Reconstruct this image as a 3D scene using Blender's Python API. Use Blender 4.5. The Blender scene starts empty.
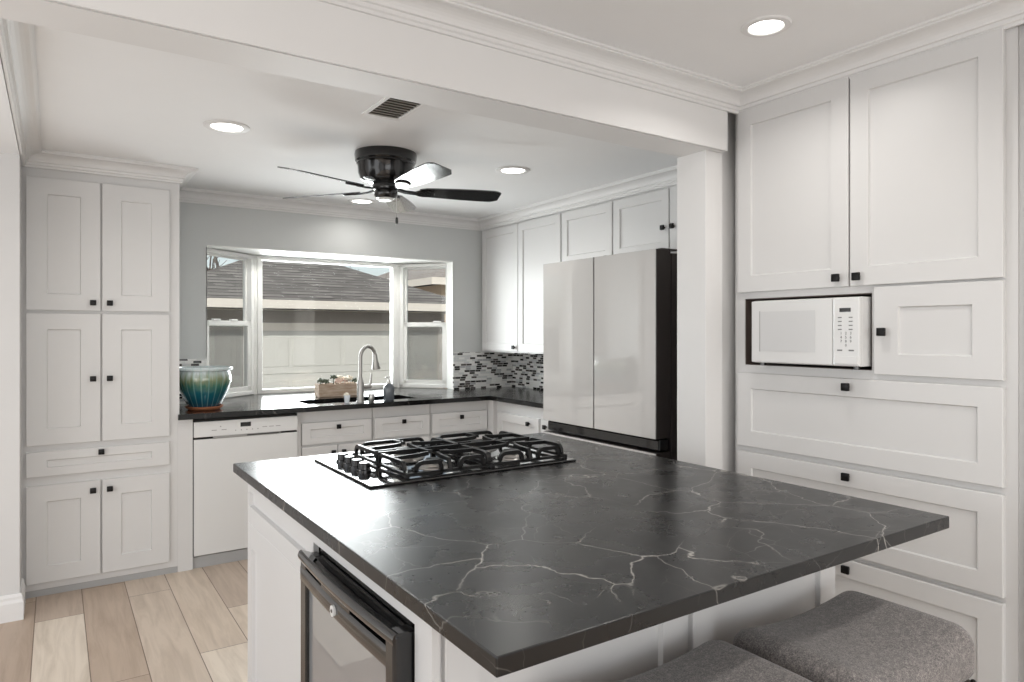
import bpy, bmesh, math, random
from mathutils import Vector, Matrix
PI = math.pi
S = bpy.context.scene
C = S.collection
random.seed(7)

# ------------------------------------------------------------------ camera, world, sun, exposure
cam = bpy.data.cameras.new('camera')
camo = bpy.data.objects.new('camera', cam); C.objects.link(camo)
cam.sensor_width = 36.0
cam.lens = 685.0 / 1024 * 36.0
cam.shift_y = (332.5 - 341.0) / 1024.0
cam.clip_start = 0.02
camo.location = (0, 0, 1.38)
camo.rotation_euler = (PI / 2, 0, -math.radians(33.7))
S.camera = camo

S.view_settings.view_transform = 'Standard'
S.view_settings.look = 'None'
S.view_settings.gamma = 1.0
S.view_settings.use_curve_mapping = False
S.view_settings.exposure = 0.10

w = bpy.data.worlds.new('sky'); S.world = w; w.use_nodes = True
nt = w.node_tree
bg = nt.nodes['Background']
sky = nt.nodes.new('ShaderNodeTexSky')
sky.sky_type = 'NISHITA'; sky.sun_disc = False
sky.sun_elevation = math.radians(38); sky.sun_rotation = math.radians(-148)
sky.air_density = 1.0; sky.dust_density = 1.5; sky.ozone_density = 1.0
hs = nt.nodes.new('ShaderNodeHueSaturation'); hs.inputs['Saturation'].default_value = .5
nt.links.new(sky.outputs[0], hs.inputs['Color']); nt.links.new(hs.outputs[0], bg.inputs[0])
bg.inputs[1].default_value = 0.13

sun = bpy.data.lights.new('sun', 'SUN'); sun.energy = 2.5; sun.angle = math.radians(0.6); sun.color = (1, .97, .94)
suno = bpy.data.objects.new('sun', sun); C.objects.link(suno)
suno.rotation_euler = Vector((0.40, 0.62, -0.66)).to_track_quat('-Z', 'Y').to_euler()
suno.location = (-6, -8, 9)

def area(name, loc, aim, sx, sy, power, col=(1, 1, 1)):
    l = bpy.data.lights.new(name, 'AREA'); l.shape = 'RECTANGLE'; l.size = sx; l.size_y = sy
    l.energy = power; l.color = col
    o = bpy.data.objects.new(name, l); C.objects.link(o); o.location = loc
    o.rotation_euler = (Vector(aim) - Vector(loc)).to_track_quat('-Z', 'Y').to_euler()
    return o
# daylight through the wide glazed opening behind the camera
area('daylight_rear', (0.2, -3.12, 1.25), (0.2, 2, 2.6), 3.6, 2.0, 60, (0.97, 0.985, 1.0))
area('fill_nook', (-2.42, 2.2, 1.25), (3, 2.4, 4.8), 3.4, 1.9, 44, (0.95, 0.975, 1.0))  # added fill lamp at an unseen left opening, tilted up to brighten the ceiling
area('fill_left', (-2.42, -1.2, 1.25), (3, -1.0, 2.6), 2.6, 1.9, 12, (0.97, 0.985, 1.0))  # added fill lamp at an unseen left opening, lights the tall cabinet
# daylight through the bay window over the sink
area('daylight_bay', (1.85, 5.52, 1.44), (1.85, 3.2, 1.44), 1.15, 1.02, 36, (0.95, 0.98, 1.0)).data.spread = math.radians(135)

# ------------------------------------------------------------------ materials
def srgb(r, g, b):
    f = lambda c: (c / 12.92 if c <= .04045 else ((c + .055) / 1.055) ** 2.4)
    return (f(r / 255), f(g / 255), f(b / 255), 1)
class NB:
    """small helper around a material node tree"""
    def __init__(s, name):
        s.m = bpy.data.materials.new(name); s.m.use_nodes = True
        s.t = s.m.node_tree; s.b = s.t.nodes['Principled BSDF']
    def n(s, typ, **kw):
        nd = s.t.nodes.new(typ)
        for k, v in kw.items():
            setattr(nd, k, v)
        return nd
    def l(s, a, b): s.t.links.new(a, b)
    def math(s, op, a, b=None, c=None):
        nd = s.n('ShaderNodeMath', operation=op)
        for i, v in enumerate((a, b, c)):
            if v is None: continue
            if isinstance(v, (int, float)): nd.inputs[i].default_value = v
            else: s.l(v, nd.inputs[i])
        return nd.outputs[0]
    def mix(s, fac, a, b):
        nd = s.n('ShaderNodeMix', data_type='RGBA')
        for i, v in ((0, fac), (6, a), (7, b)):
            if isinstance(v, (int, float)): nd.inputs[i].default_value = v
            elif isinstance(v, tuple): nd.inputs[i].default_value = v
            else: s.l(v, nd.inputs[i])
        return nd.outputs[2]
    def ramp(s, fac, stops, interp='LINEAR'):
        nd = s.n('ShaderNodeValToRGB'); cr = nd.color_ramp; cr.interpolation = interp
        while len(cr.elements) < len(stops): cr.elements.new(0.5)
        for e, (p, c) in zip(cr.elements, stops):
            e.position = p; e.color = c
        s.l(fac, nd.inputs[0]); return nd.outputs[0]
    def obj(s): return s.n('ShaderNodeTexCoord').outputs['Object']
    def pos(s): return s.n('ShaderNodeNewGeometry').outputs['Position']
    def noise(s, vec, scale, detail=4, rough=.5, dist=0):
        nd = s.n('ShaderNodeTexNoise'); nd.inputs['Scale'].default_value = scale
        nd.inputs['Detail'].default_value = detail; nd.inputs['Roughness'].default_value = rough
        nd.inputs['Distortion'].default_value = dist
        if vec is not None: s.l(vec, nd.inputs['Vector'])
        return nd.outputs['Fac']
    def scale(s, vec, v):
        nd = s.n('ShaderNodeVectorMath', operation='MULTIPLY'); s.l(vec, nd.inputs[0]); nd.inputs[1].default_value = v
        return nd.outputs[0]
    def bump(s, h, strength=.2, dist=.01):
        nd = s.n('ShaderNodeBump'); nd.inputs['Strength'].default_value = strength; nd.inputs['Distance'].default_value = dist
        s.l(h, nd.inputs['Height']); s.l(nd.outputs[0], s.b.inputs['Normal'])
    def set(s, **kw):
        for k, v in kw.items():
            s.b.inputs[k.replace('_', ' ')].default_value = v
        return s
M = {}
def plain(name, col, rough=.5, metal=0.0, noise=0.03, spec=.5, coat=0, nscale=6):
    q = NB(name); c = col
    f = q.noise(q.pos(), nscale, 3)
    d = tuple(max(0, x * (1 - noise)) for x in c[:3]) + (1,)
    u = tuple(min(1, x * (1 + noise)) for x in c[:3]) + (1,)
    q.l(q.mix(f, d, u), q.b.inputs['Base Color'])
    q.set(Roughness=rough, Metallic=metal); q.b.inputs['Specular IOR Level'].default_value = spec
    q.b.inputs['Coat Weight'].default_value = coat; q.b.inputs['Coat Roughness'].default_value = .06
    M[name] = q.m; return q
plain('cabinet_paint', srgb(213, 212, 211), .38, noise=.012)
plain('trim_paint', srgb(226, 225, 224), .6, noise=.012)
plain('ceiling_paint', srgb(238, 238, 238), .8, noise=.015)
plain('wall_paint', srgb(202, 204, 203), .7, noise=.015)
plain('wall_white', srgb(210, 209, 208), .7, noise=.015)
plain('black_metal', srgb(26, 25, 25), .35, .6, .1)
plain('black_iron', srgb(16, 16, 17), .32, .1, .15)
plain('black_gloss', srgb(12, 12, 13), .06, 0, .05, coat=.6)
plain('black_plastic', srgb(18, 18, 19), .22, 0, .08, coat=.4)
plain('fan_black', srgb(20, 19, 19), .2, .2, .1, coat=.5)
plain('blade_black', srgb(24, 24, 25), .2, 0, .1, spec=1.0, coat=.9)
plain('dark_gap', srgb(40, 38, 36), .8)
plain('fridge_side', srgb(70, 64, 62), .35, .5, .05)
plain('appliance_white', srgb(222, 222, 221), .22, 0, .01, coat=.3)
plain('appliance_grey', srgb(150, 149, 147), .4)
plain('louvre_paint', srgb(196, 192, 186), .5)
plain('niche_brown', srgb(84, 72, 66), .7)
plain('toe_grey', srgb(168, 168, 168), .5)
plain('steel', srgb(176, 174, 171), .28, 1.0, .03)
plain('brushed_nickel', srgb(172, 170, 167), .42, .9, .03)
plain('chrome', srgb(220, 220, 220), .08, 1.0, .01)
plain('vinyl_white', srgb(238, 238, 235), .35, 0, .01)
plain('sink_black', srgb(24, 26, 30), .4, 0, .1)
plain('dispenser_grey', srgb(92, 97, 103), .25, 0, .15, coat=.4, nscale=60)
plain('cup_white', srgb(225, 231, 236), .2, 0, .03)
plain('terracotta', srgb(176, 112, 78), .7, 0, .12, nscale=30)
plain('flower_cream', srgb(232, 224, 208), .7, 0, .1, nscale=80)
plain('flower_pink', srgb(222, 196, 182), .7, 0, .1, nscale=80)
plain('succulent_green', srgb(92, 100, 84), .6, 0, .2, nscale=80)
plain('stool_wood', srgb(58, 46, 38), .45, 0, .2, nscale=20)
plain('soil', srgb(60, 46, 36), .95, 0, .3, nscale=60)
plain('garage_stucco', srgb(160, 153, 147), .9, 0, .05, nscale=20)
plain('garage_trim', srgb(232, 224, 212), .6, 0, .03)
plain('garage_door_paint', srgb(212, 210, 202), .6, 0, .03)
plain('bark', srgb(92, 80, 72), .9, 0, .2, nscale=20)
plain('concrete', srgb(178, 174, 168), .9, 0, .08, nscale=3)
plain('house_wall', srgb(190, 170, 148), .9, 0, .05)
plain('print_grey', srgb(120, 120, 120), .5)
plain('mesh_filter', srgb(104, 96, 88), .8)

q = NB('lamp_lens'); q.set(Roughness=.4); q.b.inputs['Emission Color'].default_value = (1, .97, .92, 1)
q.b.inputs['Emission Strength'].default_value = 6.0; M['lamp_lens'] = q.m

def glassy(name, tint, gloss_rough, ior=1.5, gray=0.0, gcol=(.5, .5, .5, 1)):
    q = NB(name); t = q.t; out = t.nodes['Material Output']
    tr = q.n('ShaderNodeBsdfTransparent'); tr.inputs[0].default_value = tint
    gl = q.n('ShaderNodeBsdfGlossy'); gl.inputs['Roughness'].default_value = gloss_rough
    f0 = ((ior - 1) / (ior + 1)) ** 2
    lw = q.n('ShaderNodeLayerWeight'); lw.inputs[0].default_value = .5
    fr = q.math('MULTIPLY_ADD', q.math('POWER', lw.outputs['Facing'], 5.0), 1 - f0, f0)
    mx = q.n('ShaderNodeMixShader'); q.l(fr, mx.inputs[0]); q.l(tr.outputs[0], mx.inputs[1]); q.l(gl.outputs[0], mx.inputs[2])
    last = mx.outputs[0]
    if gray:
        df = q.n('ShaderNodeBsdfDiffuse'); df.inputs[0].default_value = gcol
        m2 = q.n('ShaderNodeMixShader'); m2.inputs[0].default_value = gray
        q.l(last, m2.inputs[1]); q.l(df.outputs[0], m2.inputs[2]); last = m2.outputs[0]
    q.l(last, out.inputs['Surface']); M[name] = q.m
glassy('window_glass', (.96, .97, .96, 1), .0, 1.35)
glassy('insect_screen', (.9, .9, .9, 1), .6, 1.01, .3, (.22, .22, .22, 1))
glassy('cooler_glass', (.30, .31, .32, 1), .02, 6.5, .3, (.55, .56, .57, 1))  # diffuse grey share stands in for the pale floor reflection on the glass

# black stone with pale veins
def stone(name, rough, spec, vein=1.0):
    q = NB(name); p = q.pos()
    warp = q.n('ShaderNodeTexNoise'); warp.inputs['Scale'].default_value = 2.6; warp.inputs['Detail'].default_value = 5; q.l(p, warp.inputs['Vector'])
    ad = q.n('ShaderNodeVectorMath', operation='MULTIPLY_ADD'); q.l(warp.outputs['Color'], ad.inputs[0]); ad.inputs[1].default_value = (.28, .28, .28); q.l(p, ad.inputs[2])
    def veins(scale, width, vec):
        v = q.n('ShaderNodeTexVoronoi', feature='DISTANCE_TO_EDGE'); v.inputs['Scale'].default_value = scale; q.l(vec, v.inputs['Vector'])
        return q.ramp(v.outputs['Distance'], [(0, (1, 1, 1, 1)), (width, (0, 0, 0, 1))])
    v1 = veins(3.6, .008, ad.outputs[0]); v2 = veins(8.5, .013, ad.outputs[0])
    mask = q.ramp(q.noise(p, 2.2, 3), [(.38, (0, 0, 0, 1)), (.56, (1, 1, 1, 1))])
    mask2 = q.ramp(q.noise(p, 5.0, 3), [(.48, (0, 0, 0, 1)), (.7, (1, 1, 1, 1))])
    a = q.math('MULTIPLY', v1, mask); b = q.math('MULTIPLY', q.math('MULTIPLY', v2, mask2), .45)
    f = q.math('MULTIPLY', q.math('MAXIMUM', a, b), vein)
    base = q.mix(q.noise(p, 9, 6, .6), srgb(8, 8, 9), srgb(20, 19, 19))
    q.l(q.mix(f, base, srgb(176, 172, 166)), q.b.inputs['Base Color'])
    r = q.math('MULTIPLY_ADD', q.noise(p, 7, 5, .6), .20, rough - .10); q.l(r, q.b.inputs['Roughness'])
    q.b.inputs['IOR'].default_value = spec
    M[name] = q.m
stone('island_stone', .28, 1.5, .85)
stone('counter_stone', .17, 1.55, .2)

# vinyl oak planks laid along y, 0.2 m wide
def planks():
    q = NB('oak_planks'); p = q.pos(); sp = q.n('ShaderNodeSeparateXYZ'); q.l(p, sp.inputs[0])
    xr = q.math('DIVIDE', q.math('SUBTRACT', sp.outputs[0], -.082), .2)
    row = q.math('FLOOR', xr)
    wn = q.n('ShaderNodeTexWhiteNoise', noise_dimensions='1D'); q.l(row, wn.inputs['W'])
    yy = q.math('ADD', q.math('DIVIDE', sp.outputs[1], 1.22), q.math('MULTIPLY', wn.outputs['Value'], 3.0))
    col = q.math('FLOOR', yy)
    cb = q.n('ShaderNodeCombineXYZ'); q.l(row, cb.inputs[0]); q.l(col, cb.inputs[1])
    w2 = q.n('ShaderNodeTexWhiteNoise', noise_dimensions='3D'); q.l(cb.outputs[0], w2.inputs['Vector'])
    tone = q.ramp(w2.outputs['Value'], [(0, srgb(168, 148, 131)), (.3, srgb(190, 171, 153)), (.5, srgb(220, 206, 189)), (.75, srgb(186, 168, 152)), (1, srgb(228, 216, 200))])
    off = q.n('ShaderNodeVectorMath', operation='MULTIPLY_ADD'); q.l(w2.outputs['Color'], off.inputs[0]); off.inputs[1].default_value = (7, 7, 7); q.l(p, off.inputs[2])
    g = q.noise(q.scale(off.outputs[0], (26, 2.2, 1)), 1.0, 6, .62, .6)
    gg = q.ramp(g, [(.3, (.76, .73, .70, 1)), (.6, (1.06, 1.06, 1.06, 1))])
    mu = q.n('ShaderNodeMix', data_type='RGBA', blend_type='MULTIPLY'); mu.inputs[0].default_value = .75; q.l(tone, mu.inputs[6]); q.l(gg, mu.inputs[7])
    fx = q.math('FRACT', xr); fy = q.math('FRACT', yy)
    ex = q.math('MINIMUM', fx, q.math('SUBTRACT', 1.0, fx)); ey = q.math('MINIMUM', fy, q.math('SUBTRACT', 1.0, fy))
    e = q.math('MAXIMUM', q.math('LESS_THAN', ex, .010), q.math('LESS_THAN', ey, .0016))
    q.l(q.mix(e, mu.outputs[2], srgb(120, 102, 88)), q.b.inputs['Base Color'])
    q.set(Roughness=.42); M['oak_planks'] = q.m
planks()

# mosaic of small glass and stone sticks
def mosaic():
    q = NB('mosaic_tile'); p = q.pos(); sp = q.n('ShaderNodeSeparateXYZ'); q.l(p, sp.inputs[0])
    zr = q.math('DIVIDE', sp.outputs[2], .0178); row = q.math('FLOOR', zr)
    wn = q.n('ShaderNodeTexWhiteNoise', noise_dimensions='1D'); q.l(row, wn.inputs['W'])
    h = q.math('ADD', sp.outputs[0], q.math('MULTIPLY', sp.outputs[1], -1.0))
    ur = q.math('ADD', q.math('DIVIDE', h, .052), q.math('MULTIPLY', wn.outputs['Value'], 9.0)); col = q.math('FLOOR', ur)
    cb = q.n('ShaderNodeCombineXYZ'); q.l(row, cb.inputs[0]); q.l(col, cb.inputs[1])
    w2 = q.n('ShaderNodeTexWhiteNoise', noise_dimensions='3D'); q.l(cb.outputs[0], w2.inputs['Vector'])
    tone = q.ramp(w2.outputs['Value'], [(0, srgb(236, 236, 234)), (.42, srgb(214, 216, 216)), (.58, srgb(178, 180, 182)), (.66, srgb(30, 28, 28)), (.90, srgb(84, 78, 76))], 'CONSTANT')
    fx = q.math('FRACT', ur); fz = q.math('FRACT', zr)
    ex = q.math('MINIMUM', fx, q.math('SUBTRACT', 1.0, fx)); ez = q.math('MINIMUM', fz, q.math('SUBTRACT', 1.0, fz))
    e = q.math('MAXIMUM', q.math('LESS_THAN', ex, .03), q.math('LESS_THAN', ez, .08))
    q.l(q.mix(e, tone, srgb(222, 221, 217)), q.b.inputs['Base Color'])
    q.l(q.math('MULTIPLY_ADD', e, .5, .12), q.b.inputs['Roughness']); M['mosaic_tile'] = q.m
mosaic()

# tweed upholstery
q = NB('grey_tweed'); o = q.obj()
f = q.math('ADD', q.math('MULTIPLY', q.noise(o, 330, 3, .7), .7), q.math('MULTIPLY', q.noise(o, 90, 4, .6), .3))
q.l(q.ramp(f, [(.34, srgb(62, 60, 60)), (.5, srgb(112, 107, 105)), (.66, srgb(160, 152, 147))]), q.b.inputs['Base Color'])
q.set(Roughness=.95); q.b.inputs['Sheen Weight'].default_value = .25; q.bump(f, .5, .002); M['grey_tweed'] = q.m

# weathered planter wood
q = NB('whitewashed_wood'); o = q.obj()
f = q.noise(q.scale(o, (8, 60, 60)), 1.0, 5, .6)
q.l(q.ramp(f, [(.3, srgb(160, 134, 112)), (.7, srgb(206, 188, 170))]), q.b.inputs['Base Color']); q.set(Roughness=.8); M['whitewashed_wood'] = q.m

# dripped glaze: pale rim, olive, green, deep teal towards the foot
q = NB('drip_glaze'); o = q.obj(); sp = q.n('ShaderNodeSeparateXYZ'); q.l(o, sp.inputs[0])
ang = q.math('ARCTAN2', sp.outputs[1], sp.outputs[0])
cbv = q.n('ShaderNodeCombineXYZ'); q.l(q.math('MULTIPLY', ang, 5.0), cbv.inputs[0]); q.l(q.math('MULTIPLY', sp.outputs[2], 4.0), cbv.inputs[2])
drip = q.noise(cbv.outputs[0], 1.6, 3, .6)
zz = q.math('ADD', q.math('DIVIDE', sp.outputs[2], .26), q.math('MULTIPLY', q.math('SUBTRACT', drip, .5), .42))
tone = q.ramp(zz, [(0, srgb(14, 62, 84)), (.34, srgb(18, 86, 98)), (.52, srgb(48, 102, 88)), (.66, srgb(120, 130, 98)), (.80, srgb(170, 182, 176)), (.86, srgb(196, 206, 208))])
rib = q.math('POWER', q.math('ABSOLUTE', q.math('SINE', q.math('MULTIPLY', ang, 11.0))), 30.0)
q.l(q.mix(q.math('MULTIPLY', rib, .35), tone, srgb(150, 190, 186)), q.b.inputs['Base Color'])
q.set(Roughness=.12); q.b.inputs['Coat Weight'].default_value = .6; M['drip_glaze'] = q.m

# shingles
def shingles(name, dark, light):
    q = NB(name); p = q.pos(); sp = q.n('ShaderNodeSeparateXYZ'); q.l(p, sp.inputs[0])
    zr = q.math('DIVIDE', sp.outputs[2], .043); row = q.math('FLOOR', zr)
    wn = q.n('ShaderNodeTexWhiteNoise', noise_dimensions='1D'); q.l(row, wn.inputs['W'])
    ur = q.math('ADD', q.math('DIVIDE', q.math('ADD', sp.outputs[0], q.math('MULTIPLY', sp.outputs[1], .35)), .21), q.math('MULTIPLY', wn.outputs['Value'], 5.0))
    cb = q.n('ShaderNodeCombineXYZ'); q.l(row, cb.inputs[0]); q.l(q.math('FLOOR', ur), cb.inputs[1])
    w2 = q.n('ShaderNodeTexWhiteNoise', noise_dimensions='3D'); q.l(cb.outputs[0], w2.inputs['Vector'])
    tone = q.mix(q.math('ADD', q.math('MULTIPLY', w2.outputs['Value'], .7), q.math('MULTIPLY', q.noise(p, 40, 3), .3)), dark, light)
    e = q.math('LESS_THAN', q.math('FRACT', zr), q.math('MULTIPLY_ADD', w2.outputs['Value'], .2, .08))
    q.l(q.mix(e, tone, tuple(x * .42 for x in dark[:3]) + (1,)), q.b.inputs['Base Color']); q.set(Roughness=.95); M[name] = q.m
shingles('brown_shingles', srgb(96, 92, 88), srgb(150, 145, 139))
shingles('tan_shingles', srgb(146, 138, 130), srgb(184, 176, 168))

# ------------------------------------------------------------------ mesh helpers
class MB:
    def __init__(s): s.bm = bmesh.new()
    def box(s, x0, y0, z0, x1, y1, z1, bev=0, seg=2):
        x0, x1 = sorted((x0, x1)); y0, y1 = sorted((y0, y1)); z0, z1 = sorted((z0, z1))
        r = bmesh.ops.create_cube(s.bm, size=1.0)
        for v in r['verts']:
            v.co = Vector((x0 + (v.co.x + .5) * (x1 - x0), y0 + (v.co.y + .5) * (y1 - y0), z0 + (v.co.z + .5) * (z1 - z0)))
        if bev:
            es = {e for v in r['verts'] for e in v.link_edges}
            bmesh.ops.bevel(s.bm, geom=list(es), offset=bev, segments=seg, profile=.5, affect='EDGES')
        return s
    def prism(s, pts, z0, z1, axis='z'):
        def P(a, b, c):
            return (a, b, c) if axis == 'z' else ((a, c, b) if axis == 'y' else (c, a, b))
        lo = [s.bm.verts.new(P(a, b, z0)) for a, b in pts]; hi = [s.bm.verts.new(P(a, b, z1)) for a, b in pts]
        n = len(pts)
        s.bm.faces.new(lo[::-1]); s.bm.faces.new(hi)
        for i in range(n):
            s.bm.faces.new((lo[i], lo[(i + 1) % n], hi[(i + 1) % n], hi[i]))
        bmesh.ops.recalc_face_normals(s.bm, faces=s.bm.faces[:]); return s
    def cyl(s, c, r, h, r2=None, seg=24, axis='z'):
        m = Matrix.Translation(Vector(c))
        if axis == 'y': m = m @ Matrix.Rotation(-PI / 2, 4, 'X')
        if axis == 'x': m = m @ Matrix.Rotation(PI / 2, 4, 'Y')
        bmesh.ops.create_cone(s.bm, cap_ends=True, segments=seg, radius1=r, radius2=r if r2 is None else r2, depth=h, matrix=m @ Matrix.Translation((0, 0, h / 2)))
        return s
    def ball(s, c, r, sc=(1, 1, 1), u=12, v=8):
        bmesh.ops.create_uvsphere(s.bm, u_segments=u, v_segments=v, radius=r, matrix=Matrix.Translation(Vector(c)) @ Matrix.Diagonal((*sc, 1))); return s
    def lathe(s, prof, c=(0, 0, 0), seg=40, flute=0, nfl=0):
        c = Vector(c); rings = []
        for r, z in prof:
            if r < 1e-5: rings.append([s.bm.verts.new(c + Vector((0, 0, z)))]); continue
            rings.append([s.bm.verts.new(c + Vector((r * math.cos(2 * PI * i / seg), r * math.sin(2 * PI * i / seg), z))) for i in range(seg)])
        for a, b in zip(rings, rings[1:]):
            for i in range(seg):
                j = (i + 1) % seg
                if len(a) == 1 and len(b) > 1: s.bm.faces.new((a[0], b[j], b[i]))
                elif len(b) == 1 and len(a) > 1: s.bm.faces.new((a[i], a[j], b[0]))
                elif len(a) > 1: s.bm.faces.new((a[i], a[j], b[j], b[i]))
        return s
    def tube(s, pts, r, seg=10, caps=True):
        pts = [Vector(p) for p in pts]; n = len(pts); rs = r if isinstance(r, (list, tuple)) else [r] * n
        rings = []; up = None
        for i, p in enumerate(pts):
            t = (pts[min(i + 1, n - 1)] - pts[max(i - 1, 0)]).normalized()
            if up is None:
                up = t.orthogonal().normalized()
            else:
                up = (up - t * up.dot(t)).normalized()
            sd = t.cross(up)
            rings.append([s.bm.verts.new(p + (up * math.cos(2 * PI * k / seg) + sd * math.sin(2 * PI * k / seg)) * rs[i]) for k in range(seg)])
        for a, b in zip(rings, rings[1:]):
            for k in range(seg):
                s.bm.faces.new((a[k], a[(k + 1) % seg], b[(k + 1) % seg], b[k]))
        if caps:
            s.bm.faces.new(rings[0][::-1]); s.bm.faces.new(rings[-1])
        return s
    def bar(s, pts, wd, ht, seg=4):
        """rectangular bar swept along points, the section kept upright"""
        pts = [Vector(p) for p in pts]; n = len(pts); rings = []
        for i, p in enumerate(pts):
            t = (pts[min(i + 1, n - 1)] - pts[max(i - 1, 0)]).normalized()
            sd = t.cross(Vector((0, 0, 1)))
            if sd.length < .02: sd = s._sd
            sd.normalize(); s._sd = sd
            up = sd.cross(t).normalized()
            rings.append([s.bm.verts.new(p + sd * a * wd / 2 + up * b * ht / 2) for a, b in ((-1, -1), (1, -1), (1, 1), (-1, 1))])
        for a, b in zip(rings, rings[1:]):
            for k in range(4):
                s.bm.faces.new((a[k], a[(k + 1) % 4], b[(k + 1) % 4], b[k]))
        s.bm.faces.new(rings[0][::-1]); s.bm.faces.new(rings[-1])
        return s
    def shaker(s, x0, z0, x1, z1, yf, t=.02, st=.06, rail=None, depth=.008, ch=.002):
        """frame-and-panel front facing -y; front plane at yf, back at yf+t"""
        rail = rail or st
        def ring(a, b, y): return [s.bm.verts.new(v) for v in ((x0 + a, y, z0 + b), (x1 - a, y, z0 + b), (x1 - a, y, z1 - b), (x0 + a, y, z1 - b))]
        R = [ring(0, 0, yf + t), ring(0, 0, yf + ch), ring(ch, ch, yf), ring(st, rail, yf), ring(st + .004, rail + .004, yf + depth)]
        s.bm.faces.new(R[0])
        for a, b in zip(R, R[1:]):
            for k in range(4):
                s.bm.faces.new((a[k], b[k], b[(k + 1) % 4], a[(k + 1) % 4]))
        s.bm.faces.new(R[-1][::-1])
        bmesh.ops.recalc_face_normals(s.bm, faces=s.bm.faces[:])
        return s
    def sweep(s, path, prof, side=-1, closed_ends=True):
        """moulding: profile (outward offset, z) swept along a plan polyline with mitred corners; side=-1 offsets to the right of travel"""
        P = [Vector(p) for p in path]; rings = []
        for i, p in enumerate(P):
            def nrm(a, b):
                d = (b - a).normalized(); return Vector((d.y, -d.x)) * (1 if side == -1 else -1)
            ns = []
            if i > 0: ns.append(nrm(P[i - 1], p))
            if i < len(P) - 1: ns.append(nrm(p, P[i + 1]))
            m = ns[0] if len(ns) == 1 else (ns[0] + ns[1]) / (1 + ns[0].dot(ns[1]))
            rings.append([s.bm.verts.new((p.x + m.x * o, p.y + m.y * o, z)) for o, z in prof])
        k = len(prof)
        for a, b in zip(rings, rings[1:]):
            for j in range(k):
                s.bm.faces.new((a[j], a[(j + 1) % k], b[(j + 1) % k], b[j]))
        if closed_ends:
            s.bm.faces.new(rings[0][::-1]); s.bm.faces.new(rings[-1])
        bmesh.ops.recalc_face_normals(s.bm, faces=s.bm.faces[:])
        return s
    def build(s, name, mat, parent=None, smooth=False, loc=None):
        me = bpy.data.meshes.new(name); s.bm.to_mesh(me); s.bm.free()
        o = bpy.data.objects.new(name, me); C.objects.link(o)
        me.materials.append(M[mat])
        if smooth:
            for p in me.polygons: p.use_smooth = True
            try:
                me.set_sharp_from_angle(angle=math.radians(38))
            except Exception: pass
        if parent: o.parent = parent
        if loc: o.location = loc
        return o
def thing(name, label, cat, loc=(0, 0, 0), rz=0, group=None):
    o = bpy.data.objects.new(name, None); C.objects.link(o); o.empty_display_size = .1
    o.location = loc; o.rotation_euler = (0, 0, rz); o['label'] = label; o['category'] = cat
    if group: o['group'] = group
    return o
def tag(o, label, cat, group=None, kind=None):
    o['label'] = label; o['category'] = cat
    if group: o['group'] = group
    if kind: o['kind'] = kind
    return o
def struct(name, mb, mat, label=None):
    o = mb.build(name, mat); o['kind'] = 'structure'
    o['label'] = label or name; o['category'] = name.split('_')[0]
    return o
def copy_tree(o, parent=None):
    c = o.copy(); C.objects.link(c)
    if parent: c.parent = parent
    for ch in o.children: copy_tree(ch, c)
    return c
def knob(parent, x, z, yf, lab=False):
    b = MB(); b.cyl((x, yf - .016, z), .006, .017, axis='y', seg=10); b.box(x - .0145, yf - .027, z - .0145, x + .0145, yf - .014, z + .0145, .003)
    return b.build('knob', 'black_metal', parent, True)
def front(kind, parent, x0, z0, x1, z1, yf, st=.06, rail=None, kn=None, depth=.008):
    o = MB().shaker(x0, z0, x1, z1, yf, .02, st, rail, depth).build(kind, 'cabinet_paint', parent)
    if kn: knob(o, kn[0], kn[1], yf)
    return o

KC, FC = 2.32, 2.395            # kitchen ceiling, front room ceiling
YB = 4.955                      # back wall face
# ------------------------------------------------------------------ room shell
struct('floor', MB().box(-2.6, -3.3, -.06, 3.5, 5.05, 0), 'oak_planks', 'pale oak plank floor')
b = MB(); b.box(-.25, 2.0, KC, 3.45, 5.05, KC + .1); struct('ceiling', b, 'ceiling_paint', 'white kitchen ceiling')
struct('ceiling_front', MB().box(-2.6, -3.3, FC, 3.45, 2.0, FC + .1), 'ceiling_paint', 'white ceiling of the front room')
struct('ceiling_nook', MB().box(-2.6, 2.0, 2.235, -.1425, 5.05, 2.4), 'ceiling_paint', 'white lower ceiling left of the kitchen')
b = MB()
b.box(-.25, YB, 0, .846, YB + .09, KC); b.box(2.72, YB, 0, 3.45, YB + .09, KC); b.box(.846, YB, 1.967, 2.72, YB + .09, KC); b.box(.846, YB, 0, 2.72, YB + .09, .85)
struct('wall_back', b, 'wall_paint', 'grey wall around the bay window')
b = MB(); b.box(3.32, 2.02, 0, 3.45, YB, KC); struct('wall_right', b, 'wall_paint', 'grey wall behind the refrigerator')
b = MB(); b.box(2.455, -3.3, 0, 2.6, .884, FC); struct('wall_right_front', b, 'wall_white', 'white wall right of the tall cabinet')
b = MB(); b.box(-2.6, 4.06, 0, -.1425, 4.30, 2.235); b.box(-.25, 4.30, 0, -.1425, YB, 2.235); struct('wall_left', b, 'wall_white', 'white wall end beside the pantry cabinet')
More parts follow.
